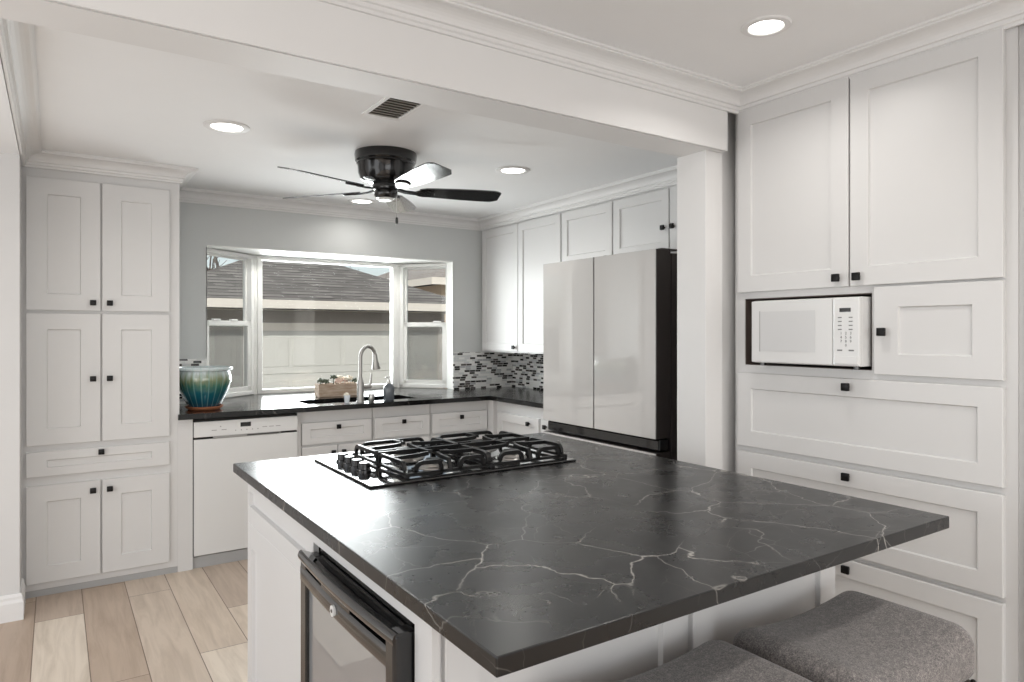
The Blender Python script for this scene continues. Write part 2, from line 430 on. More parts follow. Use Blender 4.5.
# outer walls with the openings for rear daylight and the added left fill lamps
b = MB()
b.box(-2.6, -3.3, 0, -1.7, -3.2, FC); b.box(2.1, -3.3, 0, 2.6, -3.2, FC); b.box(-1.7, -3.3, 2.3, 2.1, -3.2, FC)
struct('wall_rear', b, 'wall_white', 'white rear wall with a wide glazed opening')
b = MB()
for y0, y1 in ((-3.2, -2.6), (.2, .45), (4.0, 4.06)): b.box(-2.6, y0, 0, -2.5, y1, FC)
b.box(-2.6, -2.6, 2.24, -2.5, 4.0, FC); b.box(-2.6, -2.6, 0, -2.5, .2, .25); b.box(-2.6, .45, 0, -2.5, 4.0, .25)
struct('wall_side', b, 'wall_white', 'white outer wall of the left nook')
b = MB(); b.box(-2.6, 1.91, 2.15, 2.373, 1.916, FC + .02); b.box(-2.6, 1.916, 2.162, 2.373, 1.926, FC + .02); b.box(-2.6, 1.926, 2.15, 2.373, 2.09, FC + .02); struct('trim_1', b, 'trim_paint', 'wide white ceiling beam')
b = MB(); b.box(2.282, 1.95, 0, 2.389, 2.11, 2.15, .002); b.box(2.385, 1.985, 0, 3.32, 2.10, FC)
struct('trim_2', b, 'trim_paint', 'white post carrying the ceiling beam')
def crown(top, h, pr):
    p = [(0, top - h), (.010, top - h), (.010, top - h + .010), (.016, top - h + .014), (.016, top - h + .026), (.024, top - h + .028)]
    x0, z0, x1, z1 = .024, top - h + .028, pr - .012, top - .018
    for k in range(1, 7):
        a = PI / 2 * k / 6
        p.append((x0 + (x1 - x0) * (1 - math.cos(a)), z0 + (z1 - z0) * math.sin(a)))
    return p + [(pr - .006, top - .016), (pr - .006, top - .010), (pr, top - .008), (pr, top), (0, top)]
b = MB(); b.sweep([(-.14, 2.09), (-.14, 4.345), (.598, 4.345), (.598, YB), (2.992, YB), (2.992, 2.1)], crown(KC, .082, .085)); struct('trim_3', b, 'trim_paint', 'white crown moulding round the kitchen ceiling')
b = MB(); b.sweep([(-2.5, 1.91), (2.445, 1.91), (2.445, -3.2)], crown(FC, .08, .085)); struct('trim_4', b, 'trim_paint', 'white crown moulding of the front room')
basep = [(0, 0), (.016, 0), (.016, .085), (.011, .10), (.011, .112), (.006, .125), (0, .125)]
b = MB(); b.sweep([(-2.5, 4.06), (-.1425, 4.06), (-.1425, 4.30)], basep); struct('baseboard_left', b, 'trim_paint', 'white baseboard on the left wall end')
b = MB(); b.sweep([(2.455, .80), (2.455, -3.2)], [(0, 0), (.018, 0), (.018, .13), (0, .13)]); struct('baseboard_right', b, 'trim_paint', 'white baseboard right of the tall cabinet')
b = MB(); b.box(2.435, .80, 0, 2.455, .862, FC - .08, .004); struct('trim_5', b, 'trim_paint', 'white casing right of the tall cabinet')
# bay: soffit, corner posts
LC, RC, LS, RS, YW = (1.2587, 5.42), (2.4417, 5.42), (.81, 5.05), (2.77, 5.05), 5.42
b = MB(); b.prism([(LS[0] - .06, 5.045), (RS[0] + .06, 5.045), (RC[0] + .06, 5.50), (LC[0] - .06, 5.50)], 1.967, 2.06)
b.box(.846, YB, 1.960, 2.72, 5.06, 1.967)
struct('trim_6', b, 'vinyl_white', 'white head board over the bay window')
b = MB()
for (cx, cy) in (LC, RC): b.cyl((cx, cy + .012, .91), .030, 1.06, seg=16)
b.box(2.7195, YB, .915, 2.724, 5.06, 1.96); b.box(.842, YB, .915, .8465, 5.06, 1.96)
b.box(.828, YB + .09, .915, .846, 5.06, 1.97); b.box(2.72, YB + .09, .915, 2.74, 5.06, 1.97)
struct('trim_7', b, 'vinyl_white', 'white bay window posts and jambs')
b = MB(); b.prism([(.75, 5.045), (2.83, 5.045), (2.5, 5.50), (1.2, 5.50)], .6, .875); struct('trim_8', b, 'wall_white', 'base of the bay')

# windows: local x along the width, -y faces the room
def picture_window(name, p0, p1):
    d = Vector(p1) - Vector(p0); L = d.length
    o = thing(name, 'large fixed centre pane of the bay window', 'window', (p0[0], p0[1], 0), math.atan2(d.y, d.x)); o['kind'] = 'structure'
    b = MB(); z0, z1 = .915, 1.962; f = .044
    for a in ((.02, z0, f + .012, z1), (L - f - .012, z0, L - .02, z1), (f, z0, L - f, z0 + .03), (f, z1 - .028, L - f, z1)):
        b.box(a[0], -.022, a[1], a[2], .045, a[3], .004)
    b.build('window_frame', 'vinyl_white', o)
    MB().box(f, .008, z0 + .02, L - f, .012, z1 - .02).build('glass', 'window_glass', o)
def hung_window(name, p0, p1, label, lockx):
    d = Vector(p1) - Vector(p0); L = d.length
    o = thing(name, label, 'window', (p0[0], p0[1], 0), math.atan2(d.y, d.x)); o['kind'] = 'structure'
    z0, z1, zm, f = .915, 1.962, 1.435, .034; e0, e1 = .022, L - .022
    b = MB()
    for a in ((e0, z0, e0 + f, z1), (e1 - f, z0, e1, z1), (e0, z0, e1, z0 + .03), (e0, z1 - .028, e1, z1)): b.box(a[0], -.02, a[1], a[2], .05, a[3], .004)
    b.build('window_frame', 'vinyl_white', o)
    i0, i1 = e0 + f - .004, e1 - f + .004
    def sash(nm, y, za, zb, s, scr):
        b = MB()
        for a in ((i0, za, i0 + s, zb), (i1 - s, za, i1, zb), (i0, za, i1, za + s), (i0, zb - s, i1, zb)): b.box(a[0], y, a[1], a[2], y + .026, a[3], .003)
        so = b.build(nm, 'vinyl_white', o)
        MB().box(i0 + s * .8, y + .011, za + s * .8, i1 - s * .8, y + .015, zb - s * .8).build('glass', 'window_glass', so)
        return so
    sash('upper_sash', .022, zm - .01, z1 - .024, .018, False)
    lo = sash('lower_sash', -.012, z0 + .028, zm + .03, .036, True)
    b = MB()
    for lx in lockx: b.box(lx - .035, -.02, zm + .03, lx + .035, .004, zm + .042, .004)
    b.build('sash_lock', 'vinyl_white', lo)
    b = MB().box(i0 + .01, .049, z0 + .03, i1 - .01, .0495, zm).build('insect_screen', 'insect_screen', o)
hung_window('window_1', LS, LC, 'narrow left sash window of the bay', (.16, .34))
picture_window('window_2', LC, RC)
hung_window('window_3', RC, RS, 'narrow right sash window of the bay', (.36,))

# ------------------------------------------------------------------ pantry cabinet
PX0, PX1, PF = -.142, .596, 4.33
t = thing('pantry_cabinet', 'tall white pantry cabinet with six doors left of the dishwasher', 'cabinet', (PX0, PF, 0))
W = PX1 - PX0
b = MB(); b.box(0, .02, .035, W, .60, 2.30); b.box(.0, .035, 0, W, .60, .04); b.box(W - .01, .018, .0, W + .070, .08, .876)
b.build('body', 'cabinet_paint', t)
MB().box(0, .021, 0, W - .012, .034, .034).build('toe_kick', 'toe_grey', t)
xs = ((.016, .3465), (.3545, .6845))
for z0, z1, kz in ((1.497, 2.19, 1.54), (.79, 1.481, 1.131), (.072, .58, .53)):
    front('door', t, xs[0][0], z0, xs[0][1], z1, 0, .09, .085, (xs[0][1] - .035, kz))
    front('door', t, xs[1][0], z0, xs[1][1], z1, 0, .09, .085, (xs[1][0] + .035, kz))
front('drawer_front', t, .016, .627, .6845, .757, 0, .09, .045, (.350, .735))

# ------------------------------------------------------------------ dishwasher
t = thing('dishwasher', 'white built-in dishwasher under the counter beside the pantry cabinet', 'dishwasher', (.668, 4.35, 0))
b = MB(); b.box(.004, .02, .07, .606, .58, .868); b.build('tub', 'dark_gap', t)
MB().box(.004, 0, .072, .606, .03, .752, .004).build('door', 'appliance_white', t)
pn = MB(); pn.box(.004, -.004, .765, .606, .03, .856, .004); pn = pn.build('control_panel', 'appliance_white', t)
MB().box(.262, -.0055, .812, .322, -.003, .838).build('display', 'black_gloss', pn)
for i in range(5): MB().cyl((.235 + i * .032, -.0050, .793), .0035, .002, axis='y', seg=8).build('button', 'appliance_grey', pn)
for x in (.10, .155, .39, .43, .47): MB().box(x, -.0050, .80, x + .028, -.0035, .804).build('button', 'appliance_grey', pn)
MB().cyl((.15, -.005, .822), .004, .002, axis='y', seg=8).build('button', 'appliance_grey', pn)
b = MB(); b.box(.11, -.005, .752, .50, .012, .768, .003); b.build('handle', 'appliance_grey', t)
MB().box(.30, -.0062, .757, .49, -.004, .763).build('handle_slot', 'dark_gap', t)
MB().box(.0, .012, 0, .61, .05, .066).build('toe_kick', 'toe_grey', t)

# ------------------------------------------------------------------ base cabinets along the back wall
def base_unit(label, x0, x1, yf, kn=None, lower=2, rz=0, loc=None, depth=.57, door_only=False):
    w_ = x1 - x0
    t = thing('base_cabinet', label, 'cabinet', loc or (x0, yf, 0), rz, 'white base cabinets')
    b = MB(); b.box(0, .02, .09, w_, .075, .877); b.box(0, .075, .09, w_, depth, .655); b.box(0, .07, 0, w_, depth, .09); b.build('body', 'cabinet_paint', t)
    g = .008
    if not door_only:
        front('drawer_front', t, g, .66, w_ - g, .80, 0, .055, .042, (w_ / 2, .766))
        m = w_ / 2
        front('door', t, g, .11, m - .003, .645, 0, .055, .055, (m - .035, .60))
        front('door', t, m + .003, .11, w_ - g, .645, 0, .055, .055, (m + .035, .60))
    return t
base_unit('white base cabinet with a single drawer right beside the dishwasher', 1.30, 1.785, 4.37)
base_unit('white base cabinet below the sink, middle of the three along the window wall', 1.791, 2.222, 4.37)
base_unit('white base cabinet in the corner, furthest right along the window wall', 2.228, 2.70, 4.37)
t = base_unit('white base cabinet under the short counter next to the refrigerator', 0, .99, 0, rz=-PI / 2, loc=(2.715, 4.299, 0), door_only=True)
front('door', t, .03, .11, .55, .795, 0, .06, .06, (.445, .752)); front('door', t, .575, .11, .975, .795, 0, .06, .06, (.64, .752))
b = MB(); b.box(2.702, 4.30, .0, 2.735, 4.40, .877); tag(b.build('corner_post', 'cabinet_paint'), 'white corner post where the two runs of base cabinets meet', 'filler strip')
b = MB(); b.box(1.2785, 4.372, .0, 1.299, 4.42, .877); tag(b.build('filler_strip', 'cabinet_paint'), 'narrow white filler strip between the dishwasher and the drawers', 'filler strip')

# ------------------------------------------------------------------ worktop with sink cut-out, running into the bay
b = MB(); Z0, Z1 = .878, .91; yf = 4.315; sx0, sx1, sy0, sy1 = 1.375, 2.16, 4.46, 4.775
b.box(.585, yf, Z0, .601, 4.3285, Z1); b.box(.601, yf, Z0, sx0, YB, Z1)
b.box(sx0, yf, Z0, sx1, sy0, Z1); b.box(sx0, sy1, Z0, sx1, YB, Z1); b.box(sx1, yf, Z0, 2.685, YB, Z1)
b.box(2.685, 3.30, Z0, 3.318, YB, Z1)
b.prism([(.846, YB), (2.72, YB), (2.72, 5.06), (2.77, 5.06), (2.45, 5.45), (1.25, 5.45), (.80, 5.06), (.846, 5.06)], Z0, Z1)
bm = b.bm
tag(b.build('worktop', 'counter_stone'), 'polished black worktop along the window wall and into the bay', 'countertop')
# pantry stands against the end of the worktop: cut is the pantry side
t = thing('kitchen_sink', 'black undermount sink set into the worktop under the window', 'sink', (sx0, sy0, .69))
b = MB(); w_, d_ = sx1 - sx0, sy1 - sy0
b.box(-.01, -.01, -.01, w_ + .01, d_ + .01, 0); b.box(-.012, -.012, 0, 0, d_ + .012, .187); b.box(w_, -.012, 0, w_ + .012, d_ + .012, .187); b.box(0, -.012, 0, w_, 0, .187); b.box(0, d_, 0, w_, d_ + .012, .187)
b.build('basin', 'sink_black', t)
b = MB(); b.cyl((w_ * .5, d_ * .5, 0), .045, .004, seg=24); b.build('drain', 'steel', t, True)

# backsplash
b = MB(); b.box(.600, YB - .008, .911, .846, YB, 1.205); b.box(2.72, YB - .008, .911, 3.318, YB, 1.215); b.box(3.312, 3.3, .911, 3.32, YB - .008, 1.215)
o = struct('trim_9', b, 'mosaic_tile', 'black white and grey mosaic backsplash')

# faucet, soap, cup, cap
t = thing('faucet', 'brushed nickel gooseneck faucet at the sink', 'faucet', (1.711, 4.405, .91))
MB().lathe([(0, 0), (.027, 0), (.027, .008), (.0235, .012), (.0235, .135), (.016, .155), (.0145, .165), (0, .165)], seg=24).build('base', 'brushed_nickel', t, True)
pts = [(0, 0, .15)]
R_ = .062
for i in range(0, 13):
    a = PI - PI * i / 12 * .96
    pts.append(((R_ + R_ * math.cos(a)), 0, .30 + R_ * 1.2 * math.sin(a)))
dirx, diry = .96, .28
P = lambda p: (p[0] * dirx, p[0] * diry, p[2])
MB().tube([P(p) for p in pts], .0125, 12).build('spout', 'brushed_nickel', t, True)
e = pts[-1]
MB().tube([P((e[0] - .002, 0, e[2] + .012)), P((e[0] + .002, 0, e[2] - .03)), P((e[0] + .008, 0, e[2] - .085)), P((e[0] + .0085, 0, e[2] - .092))], [.0145, .017, .030, .028], 16).build('spray_head', 'brushed_nickel', t, True)
b = MB(); b.cyl((.015, 0, .105), .015, .06, axis='x', seg=14); b.tube([(.065, 0, .108), (.072, 0, .13), (.078, 0, .19)], [.011, .008, .006], 10); b.build('handle', 'brushed_nickel', t, True)
t = thing('soap_dispenser', 'dark grey soap dispenser bottle standing right of the faucet', 'soap dispenser', (1.925, 4.425, .911))
MB().lathe([(0, 0), (.034, 0), (.0375, .006), (.0375, .085), (.033, .100), (.018, .112), (.014, .118), (0, .118)], seg=28).build('bottle', 'dispenser_grey', t, True)
b = MB(); b.cyl((0, 0, .116), .014, .022, seg=16); b.cyl((0, 0, .138), .005, .02, seg=10); b.cyl((0, 0, .156), .012, .01, seg=16); b.tube([(0, 0, .163), (-.03, -.02, .163), (-.036, -.024, .156)], .004, 8); b.build('pump', 'steel', t, True)
o = MB().lathe([(0, 0), (.019, 0), (.0205, .004), (.0205, .046), (.018, .052), (0, .052)], seg=24).build('air_gap_cap', 'steel', None, True, (1.795, 4.42, .911))
tag(o, 'short brushed metal air gap cap between faucet and soap dispenser', 'sink fitting')
t = thing('cup', 'tiny white cup with a cream flower left of the faucet', 'cup', (1.615, 4.40, .911))
MB().lathe([(0, 0), (.015, 0), (.0215, .052), (.019, .052), (.0135, .006), (0, .006)], seg=20).build('vessel', 'cup_white', t, True)
b = MB(); b.ball((-.004, 0, .062), .011, (1, 1, .7)); b.ball((.006, .006, .056), .011); b.ball((-.012, .004, .055), .009); b.ball((.0, -.008, .055), .009); b.build('flower', 'flower_cream', t, True)

# glazed pot on its saucer
PXc, PYc = .762, 4.545
o = MB().lathe([(0, 0), (.088, 0), (.104, .012), (.108, .022), (.100, .022), (.094, .012), (0, .012)], (0, 0, 0), 40).build('saucer', 'terracotta', None, True, (PXc, PYc, .91))
tag(o, 'terracotta saucer under the glazed teal pot', 'saucer')
t = thing('plant_pot', 'empty round ceramic pot with teal and olive drip glaze at the worktop end', 'pot', (PXc, PYc, .923))
prof = [(0, 0), (.085, 0), (.093, .012), (.118, .06), (.141, .11), (.153, .155), (.154, .185), (.147, .212), (.142, .222), (.158, .228), (.161, .238), (.157, .246), (.142, .246), (.136, .222), (.143, .18), (.128, .10), (.08, .015), (0, .015)]
MB().lathe(prof, seg=64).build('body', 'drip_glaze', t, True)
MB().lathe([(0, .19), (.138, .19)], seg=32).build('soil', 'soil', t)

# planter box with dried flowers
t = thing('planter_box', 'small whitewashed wooden box of cream flowers on the window sill', 'planter', (1.589, 4.90, .911))
b = MB(); L, D, H = .30, .10, .092
b.box(0, 0, 0, L, .009, H, .001); b.box(0, D - .009, 0, L, D, H, .001); b.box(0, .009, 0, .009, D - .009, H, .001); b.box(L - .009, .009, 0, L, D - .009, H, .001); b.box(.009, .009, 0, L - .009, D - .009, .01)
b.build('box', 'whitewashed_wood', t)
MB().box(.010, .010, .011, L - .010, D - .010, .075).build('soil', 'soil', t)
def rosette(x, y, z, r, nm, mat):
    b = MB(); rd = random.Random(int(x * 9999))
    for k in range(20):
        a = k * 2.4; el = math.asin(k / 20.0)
        d = Vector((math.cos(a) * math.cos(el), math.sin(a) * math.cos(el), math.sin(el) * 1.1)) * r * rd.uniform(.6, .95)
        b.ball((x + d.x, y + d.y, z - .008 + d.z), r * .28, (1, 1, 1), 7, 5)
    b.cyl((x, y, .07), .004, z - .065, seg=6)
    b.build(nm, mat, t, True)
for i, (x, z, r, m) in enumerate(((.025, .105, .026, 'succulent_green'), (.06, .10, .028, 'succulent_green'), (.105, .095, .02, 'soil'), (.125, .128, .028, 'succulent_green'), (.15, .10, .028, 'flower_pink'), (.17, .125, .028, 'flower_cream'), (.205, .105, .03, 'flower_pink'), (.215, .115, .028, 'flower_cream'), (.25, .115, .03, 'flower_cream'), (.28, .10, .026, 'succulent_green'))):
    if m == 'soil': continue
    rosette(x, .045 + random.uniform(-.015, .02), z + .010, r * .95, 'succulent' if m == 'succulent_green' else 'flower', m)

# ------------------------------------------------------------------ wall cabinets on the right wall
UX, UT = 2.975, 2.235
def wall_unit(label, ya, yb, z0, doors, depth):
    t = thing('wall_cabinet', label, 'cabinet', (UX, ya, 0), -PI / 2, 'white wall cabinets')
    w_ = ya - yb
    MB().box(0, .02, z0, w_, depth, UT + .07).build('body', 'cabinet_paint', t)
    for x0, x1, kn in doors: front('door', t, x0, z0 + .012, x1, UT - .012, 0, .06, .06, kn)
    return t
wall_unit('white two-door wall cabinet in the corner above the mosaic backsplash', 4.945, 3.84, 1.22, ((.03, .560, (.525, 1.265)), (.568, 1.10, (1.065, 1.265))), .34)
wall_unit('white single-door wall cabinet left of the refrigerator top', 3.836, 3.302, 1.84, ((.006, .530, (.49, 1.862)),), .34)
wall_unit('white two-door wall cabinet directly above the refrigerator', 3.30, 2.33, 1.84, ((.006, .484, (.452, 1.995)), (.492, .964, (.524, 1.995))), .34)

# ------------------------------------------------------------------ refrigerator (faces -x)
t = thing('refrigerator', 'white glass-front french door refrigerator with dark sides', 'refrigerator', (2.41, 3.281, 0), -PI / 2)
FW, FH = .915, 1.786
MB().box(.004, .115, .03, FW - .004, .85, FH - .015, .004).build('body', 'fridge_side', t)
b = MB(); b.box(.02, .06, 0, FW - .02, .80, .05); b.build('base_grille', 'black_plastic', t)
def fdoor(nm, x0, x1, z0, z1):
    d = MB().box(x0, .006, z0, x1, .105, z1, .003).build(nm, 'fridge_side', t)
    MB().box(x0 + .0015, 0, z0 + .0015, x1 - .0015, .007, z1 - .0015, .0015).build('glass_panel', 'fridge_glass', d)
q = plain('fridge_glass', srgb(200, 198, 196), .03, 0, .005, coat=1.0); q.b.inputs['Coat IOR'].default_value = 1.9; q.b.inputs['Coat Roughness'].default_value = .02
fdoor('door', 0, .4535, .862, FH); fdoor('door', .4615, FW, .862, FH)
MB().box(.004, .03, .80, FW - .004, .10, .858, .008).build('handle_recess', 'black_gloss', t)
fdoor('freezer_drawer', 0, FW, .44, .795); fdoor('freezer_drawer', 0, FW, .06, .43)
b = MB(); b.box(FW - .065, .05, FH - .001, FW - .006, .16, FH + .007, .003); b.build('hinge_cover', 'fridge_side', t)
b = MB(); b.box(.006, .05, FH - .001, .065, .16, FH + .007, .003); b.build('hinge_cover', 'fridge_side', t)

# ------------------------------------------------------------------ tall built-in with microwave (faces -x)
TY0 = 1.930
t = thing('built_in_cabinet', 'tall white built-in cabinet with drawers and a microwave opening', 'cabinet', (2.43, TY0, 0), -PI / 2)
Y = lambda y: TY0 - y
w_ = Y(.884)
b = MB()
MB().box(0, .02, 1.523, w_, .60, FC - .002).build('upper_carcass', 'cabinet_paint', t)
MB().box(0, .02, .0, w_, .60, 1.243).build('lower_carcass', 'cabinet_paint', t)
MB().box(0, .02, 1.243, Y(1.881), .60, 1.523).build('side_stile', 'cabinet_paint', t)
MB().box(Y(1.334), .02, 1.243, w_, .60, 1.523).build('cupboard_carcass', 'cabinet_paint', t)
MB().box(Y(1.881), .55, 1.243, Y(1.334), .60, 1.523).build('back_panel', 'cabinet_paint', t)
b = MB(); b.box(Y(1.880), .023, 1.2435, Y(1.877), .548, 1.522); b.box(Y(1.338), .023, 1.2435, Y(1.335), .548, 1.522); b.box(Y(1.877), .023, 1.519, Y(1.338), .548, 1.522); b.box(Y(1.877), .023, 1.2435, Y(1.338), .548, 1.2455); b.box(Y(1.877), .545, 1.245, Y(1.338), .549, 1.52)
b.build('niche_lining', 'niche_brown', t)
front('door', t, Y(1.906), 1.550, Y(1.412), 2.322, 0, .068, .068, (Y(1.45), 1.583))
front('door', t, Y(1.406), 1.550, Y(.917), 2.322, 0, .068, .068, (Y(1.372), 1.583))
front('door', t, Y(1.318), 1.231, Y(.917), 1.542, 0, .085, .072, (Y(1.281), 1.382))
for z0, z1, kz in ((.90, 1.21, 1.18), (.56, .877, .85), (.12, .541, .51)):
    front('drawer_front', t, Y(1.906), z0, Y(.917), z1, 0, .07, .065, (Y(1.412), kz))
b = MB(); b.box(0, .024, 0, w_, .04, .09); b.build('toe_kick', 'cabinet_paint', t)

t = thing('microwave', 'small white microwave oven in the opening of the built-in cabinet', 'microwave', (2.385, 1.797, 1.247), -PI / 2)
MW, MH = .455, .262
b = MB(); b.box(0, .012, .010, MW, .34, MH, .003)
b.build('casing', 'appliance_white', t)
for x in (.03, MW - .03):
    for y in (.03, .30): MB().cyl((x, y, -.0010), .012, .0125, seg=12).build('foot', 'black_plastic', t)
dr = MB().box(.0, -.004, .012, .352, .013, MH - .002, .004).build('door', 'appliance_glass', t) if 'appliance_glass' in M else None
q = plain('appliance_glass', srgb(218, 218, 217), .05, 0, .005, coat=1.0); q.b.inputs['Coat IOR'].default_value = 1.7
q = plain('microwave_window', srgb(206, 206, 206), .04, 0, .01, coat=.8)
dr = MB().box(.0, -.004, .012, .352, .013, MH - .002, .004).build('door', 'appliance_glass', t)
MB().box(.042, -.0052, .058, .285, -.003, MH - .045).build('window', 'microwave_window', dr)
b = MB(); b.box(.040, -.0056, .056, .043, -.0035, MH - .043); b.build('window_edge', 'appliance_grey', dr)
cp = MB().box(.355, -.004, .012, MW, .013, MH - .002, .004).build('control_panel', 'appliance_white', t)
MB().box(.381, -.0055, .208, .423, -.0035, .222).build('display', 'black_gloss', cp)
MB().box(.360, -.0060, .018, .450, -.003, .048, .002).build('open_button', 'appliance_white', cp)
for r in range(4):
    for c_ in range(2):
        MB().box(.375 + c_ * .041, -.0052, .186 - r * .0145, .389 + c_ * .041, -.0038, .1895 - r * .0145).build('button', 'print_grey', cp)
for c_ in range(2): MB().box(.372 + c_ * .044, -.0052, .066, .391 + c_ * .044, -.0038, .071).build('button', 'print_grey', cp)
for k, ch_ in enumerate('1234567890'):
    tc = bpy.data.curves.new('digit', 'FONT'); tc.body = ch_; tc.size = .013; tc.align_x = 'CENTER'; tc.extrude = .0003
    to = bpy.data.objects.new('digit', tc); C.objects.link(to)
    me = bpy.data.meshes.new_from_object(to.evaluated_get(bpy.context.evaluated_depsgraph_get()))
    bpy.data.objects.remove(to)
    me.materials.clear(); me.materials.append(M['print_grey'])
    c_, r = (k % 3, k // 3) if k < 9 else (1, 3)
    to = bpy.data.objects.new('keypad_digit', me); C.objects.link(to); to.parent = cp
    to.location = (.387 + c_ * .018, -.0046, .126 - r * .0145); to.rotation_euler = (PI / 2, 0, 0)

# ------------------------------------------------------------------ island
IX0, IX1, IY0, IY1 = .589, 1.872, 1.139, 2.565
t = thing('kitchen_island', 'white panelled kitchen island base under the black stone slab', 'island', (IX0, IY0, 0))
w_, d_ = IX1 - IX0, IY1 - IY0
CY0, CY1, CZ = 1.195 - IY0, 1.814 - IY0, .82      # cooler niche in the left face
b = MB()
b.box(.0, 0, .0, w_, CY0, .879); b.box(.0, CY1, .0, w_, d_, .879); b.box(.58, CY0, 0, w_, CY1, .879); b.box(0, CY0, CZ, .58, CY1, .879); b.box(0.0, CY0, 0, .58, CY1, .02)
b.build('body', 'cabinet_paint', t)
def side_panel(nm, u0, z0, u1, z1, st, rail, rot, off):
    o = MB().shaker(u0, z0, u1, z1, 0, .016, st, rail, .013).build(nm, 'cabinet_paint', t)
    o.rotation_euler = (0, 0, rot); o.location = off
    return o
# left face (looks towards -x): local u runs from the far end to the near end
side_panel('upper_panel', 0, .705, d_ - CY1 - .004, .878, .028, .060, -PI / 2, (-.016, d_, 0))
side_panel('lower_panel', 0, .0, d_ - CY1 - .004, .705, .055, .085, -PI / 2, (-.016, d_, 0))
b = MB(); b.box(-.016, CY0, .821, 0, CY1 + .004, .878); b.box(-.016, -.016, 0, 0, CY0, .878); b.build('face_frame', 'cabinet_paint', t)
# front under the overhang
side_panel('end_panel', .012, .09, .655, .86, .075, .12, 0, (0, -.016, 0)); side_panel('end_panel', .682, .09, w_ - .004, .86, .075, .12, 0, (0, -.016, 0))
MB().box(.03, -.003, 0, w_ - .03, 0, .09).build('toe_kick', 'cabinet_paint', t)

b = MB(); b.box(.530, .835, .880, 1.900, 2.595, .911, .0025)
tag(b.build('island_countertop', 'island_stone'), 'black stone slab with pale veins topping the island', 'countertop')

# beverage cooler in the island's left face, local -y looks towards -x, local x from far to near
t = thing('beverage_cooler', 'black glass-door beverage cooler built into the end of the island', 'beverage cooler', (.573, 1.810, 0), -PI / 2)
cw = .611; ch = .815
b = MB(); b.box(.004, .012, .022, cw - .004, .555, .05); b.box(.004, .012, .05, .02, .555, ch - .004); b.box(cw - .02, .012, .05, cw - .004, .555, ch - .004); b.box(.02, .53, .05, cw - .02, .555, ch - .004); b.box(.004, .012, ch - .03, cw - .004, .555, ch - .004)
b.build('cabinet', 'black_plastic', t)
b = MB()
for z in (.22, .40, .58):
    for k in range(14): b.box(.022, .05 + k * .034, z, cw - .022, .053 + k * .034, z + .004)
    b.box(.022, .045, z, cw - .022, .052, z + .012)
b.build('wire_shelf', 'steel', t)
b = MB(); b.box(0, -.036, .10, .045, .010, ch - .018, .004); b.box(cw - .046, -.0405, .10, cw - .003, .010, ch - .010, .006); b.box(.045, -.036, .10, cw - .05, .010, .15, .003); b.box(.045, -.016, .726, cw - .05, .010, ch - .018, .002)
dr = b.build('door', 'black_plastic', t)
MB().box(.042, -.026, .148, cw - .048, -.020, .728).build('glass', 'cooler_glass', dr)
N = 24
def bowed(prof_, u0, u1, y0, amp):
    m = MB(); rs = []
    for i in range(N + 1):
        u = u0 + (u1 - u0) * i / N; dy = y0 - amp * math.sin(PI * u)
        rs.append([m.bm.verts.new((u * (cw - .004), dy + py, pz)) for py, pz in prof_])
    n = len(prof_)
    for a, c in zip(rs, rs[1:]):
        for k in range(n): m.bm.faces.new((a[k], a[(k + 1) % n], c[(k + 1) % n], c[k]))
    m.bm.faces.new(rs[0][::-1]); m.bm.faces.new(rs[-1]); bmesh.ops.recalc_face_normals(m.bm, faces=m.bm.faces[:]); return m
# rail handle along the top edge, with finger pockets under it and a band below that carries the lock
bowed([(.030, .798), (.006, .808), (0, .804), (-.003, .796), (-.001, .786), (.004, .781), (.020, .781), (.030, .786)], 0, 1, -.040, .010).build('handle', 'black_gloss', dr, True)
bowed([(.024, .768), (.003, .768), (0, .764), (0, .730), (.003, .726), (.024, .726)], .0, 1, -.036, .008).build('top_band', 'black_plastic', dr, True)
bowed([(.024, .784), (.002, .784), (.002, .766), (.024, .766)], .30, .62, -.036, .008).build('pocket_divider', 'black_plastic', dr, True)
lk = MB().cyl((.285, -.0495, .746), .0125, .012, axis='y', seg=20).build('lock', 'appliance_white', dr, True)
MB().cyl((.285, -.051, .746), .004, .004, axis='y', seg=12).build('keyhole', 'black_plastic', lk)

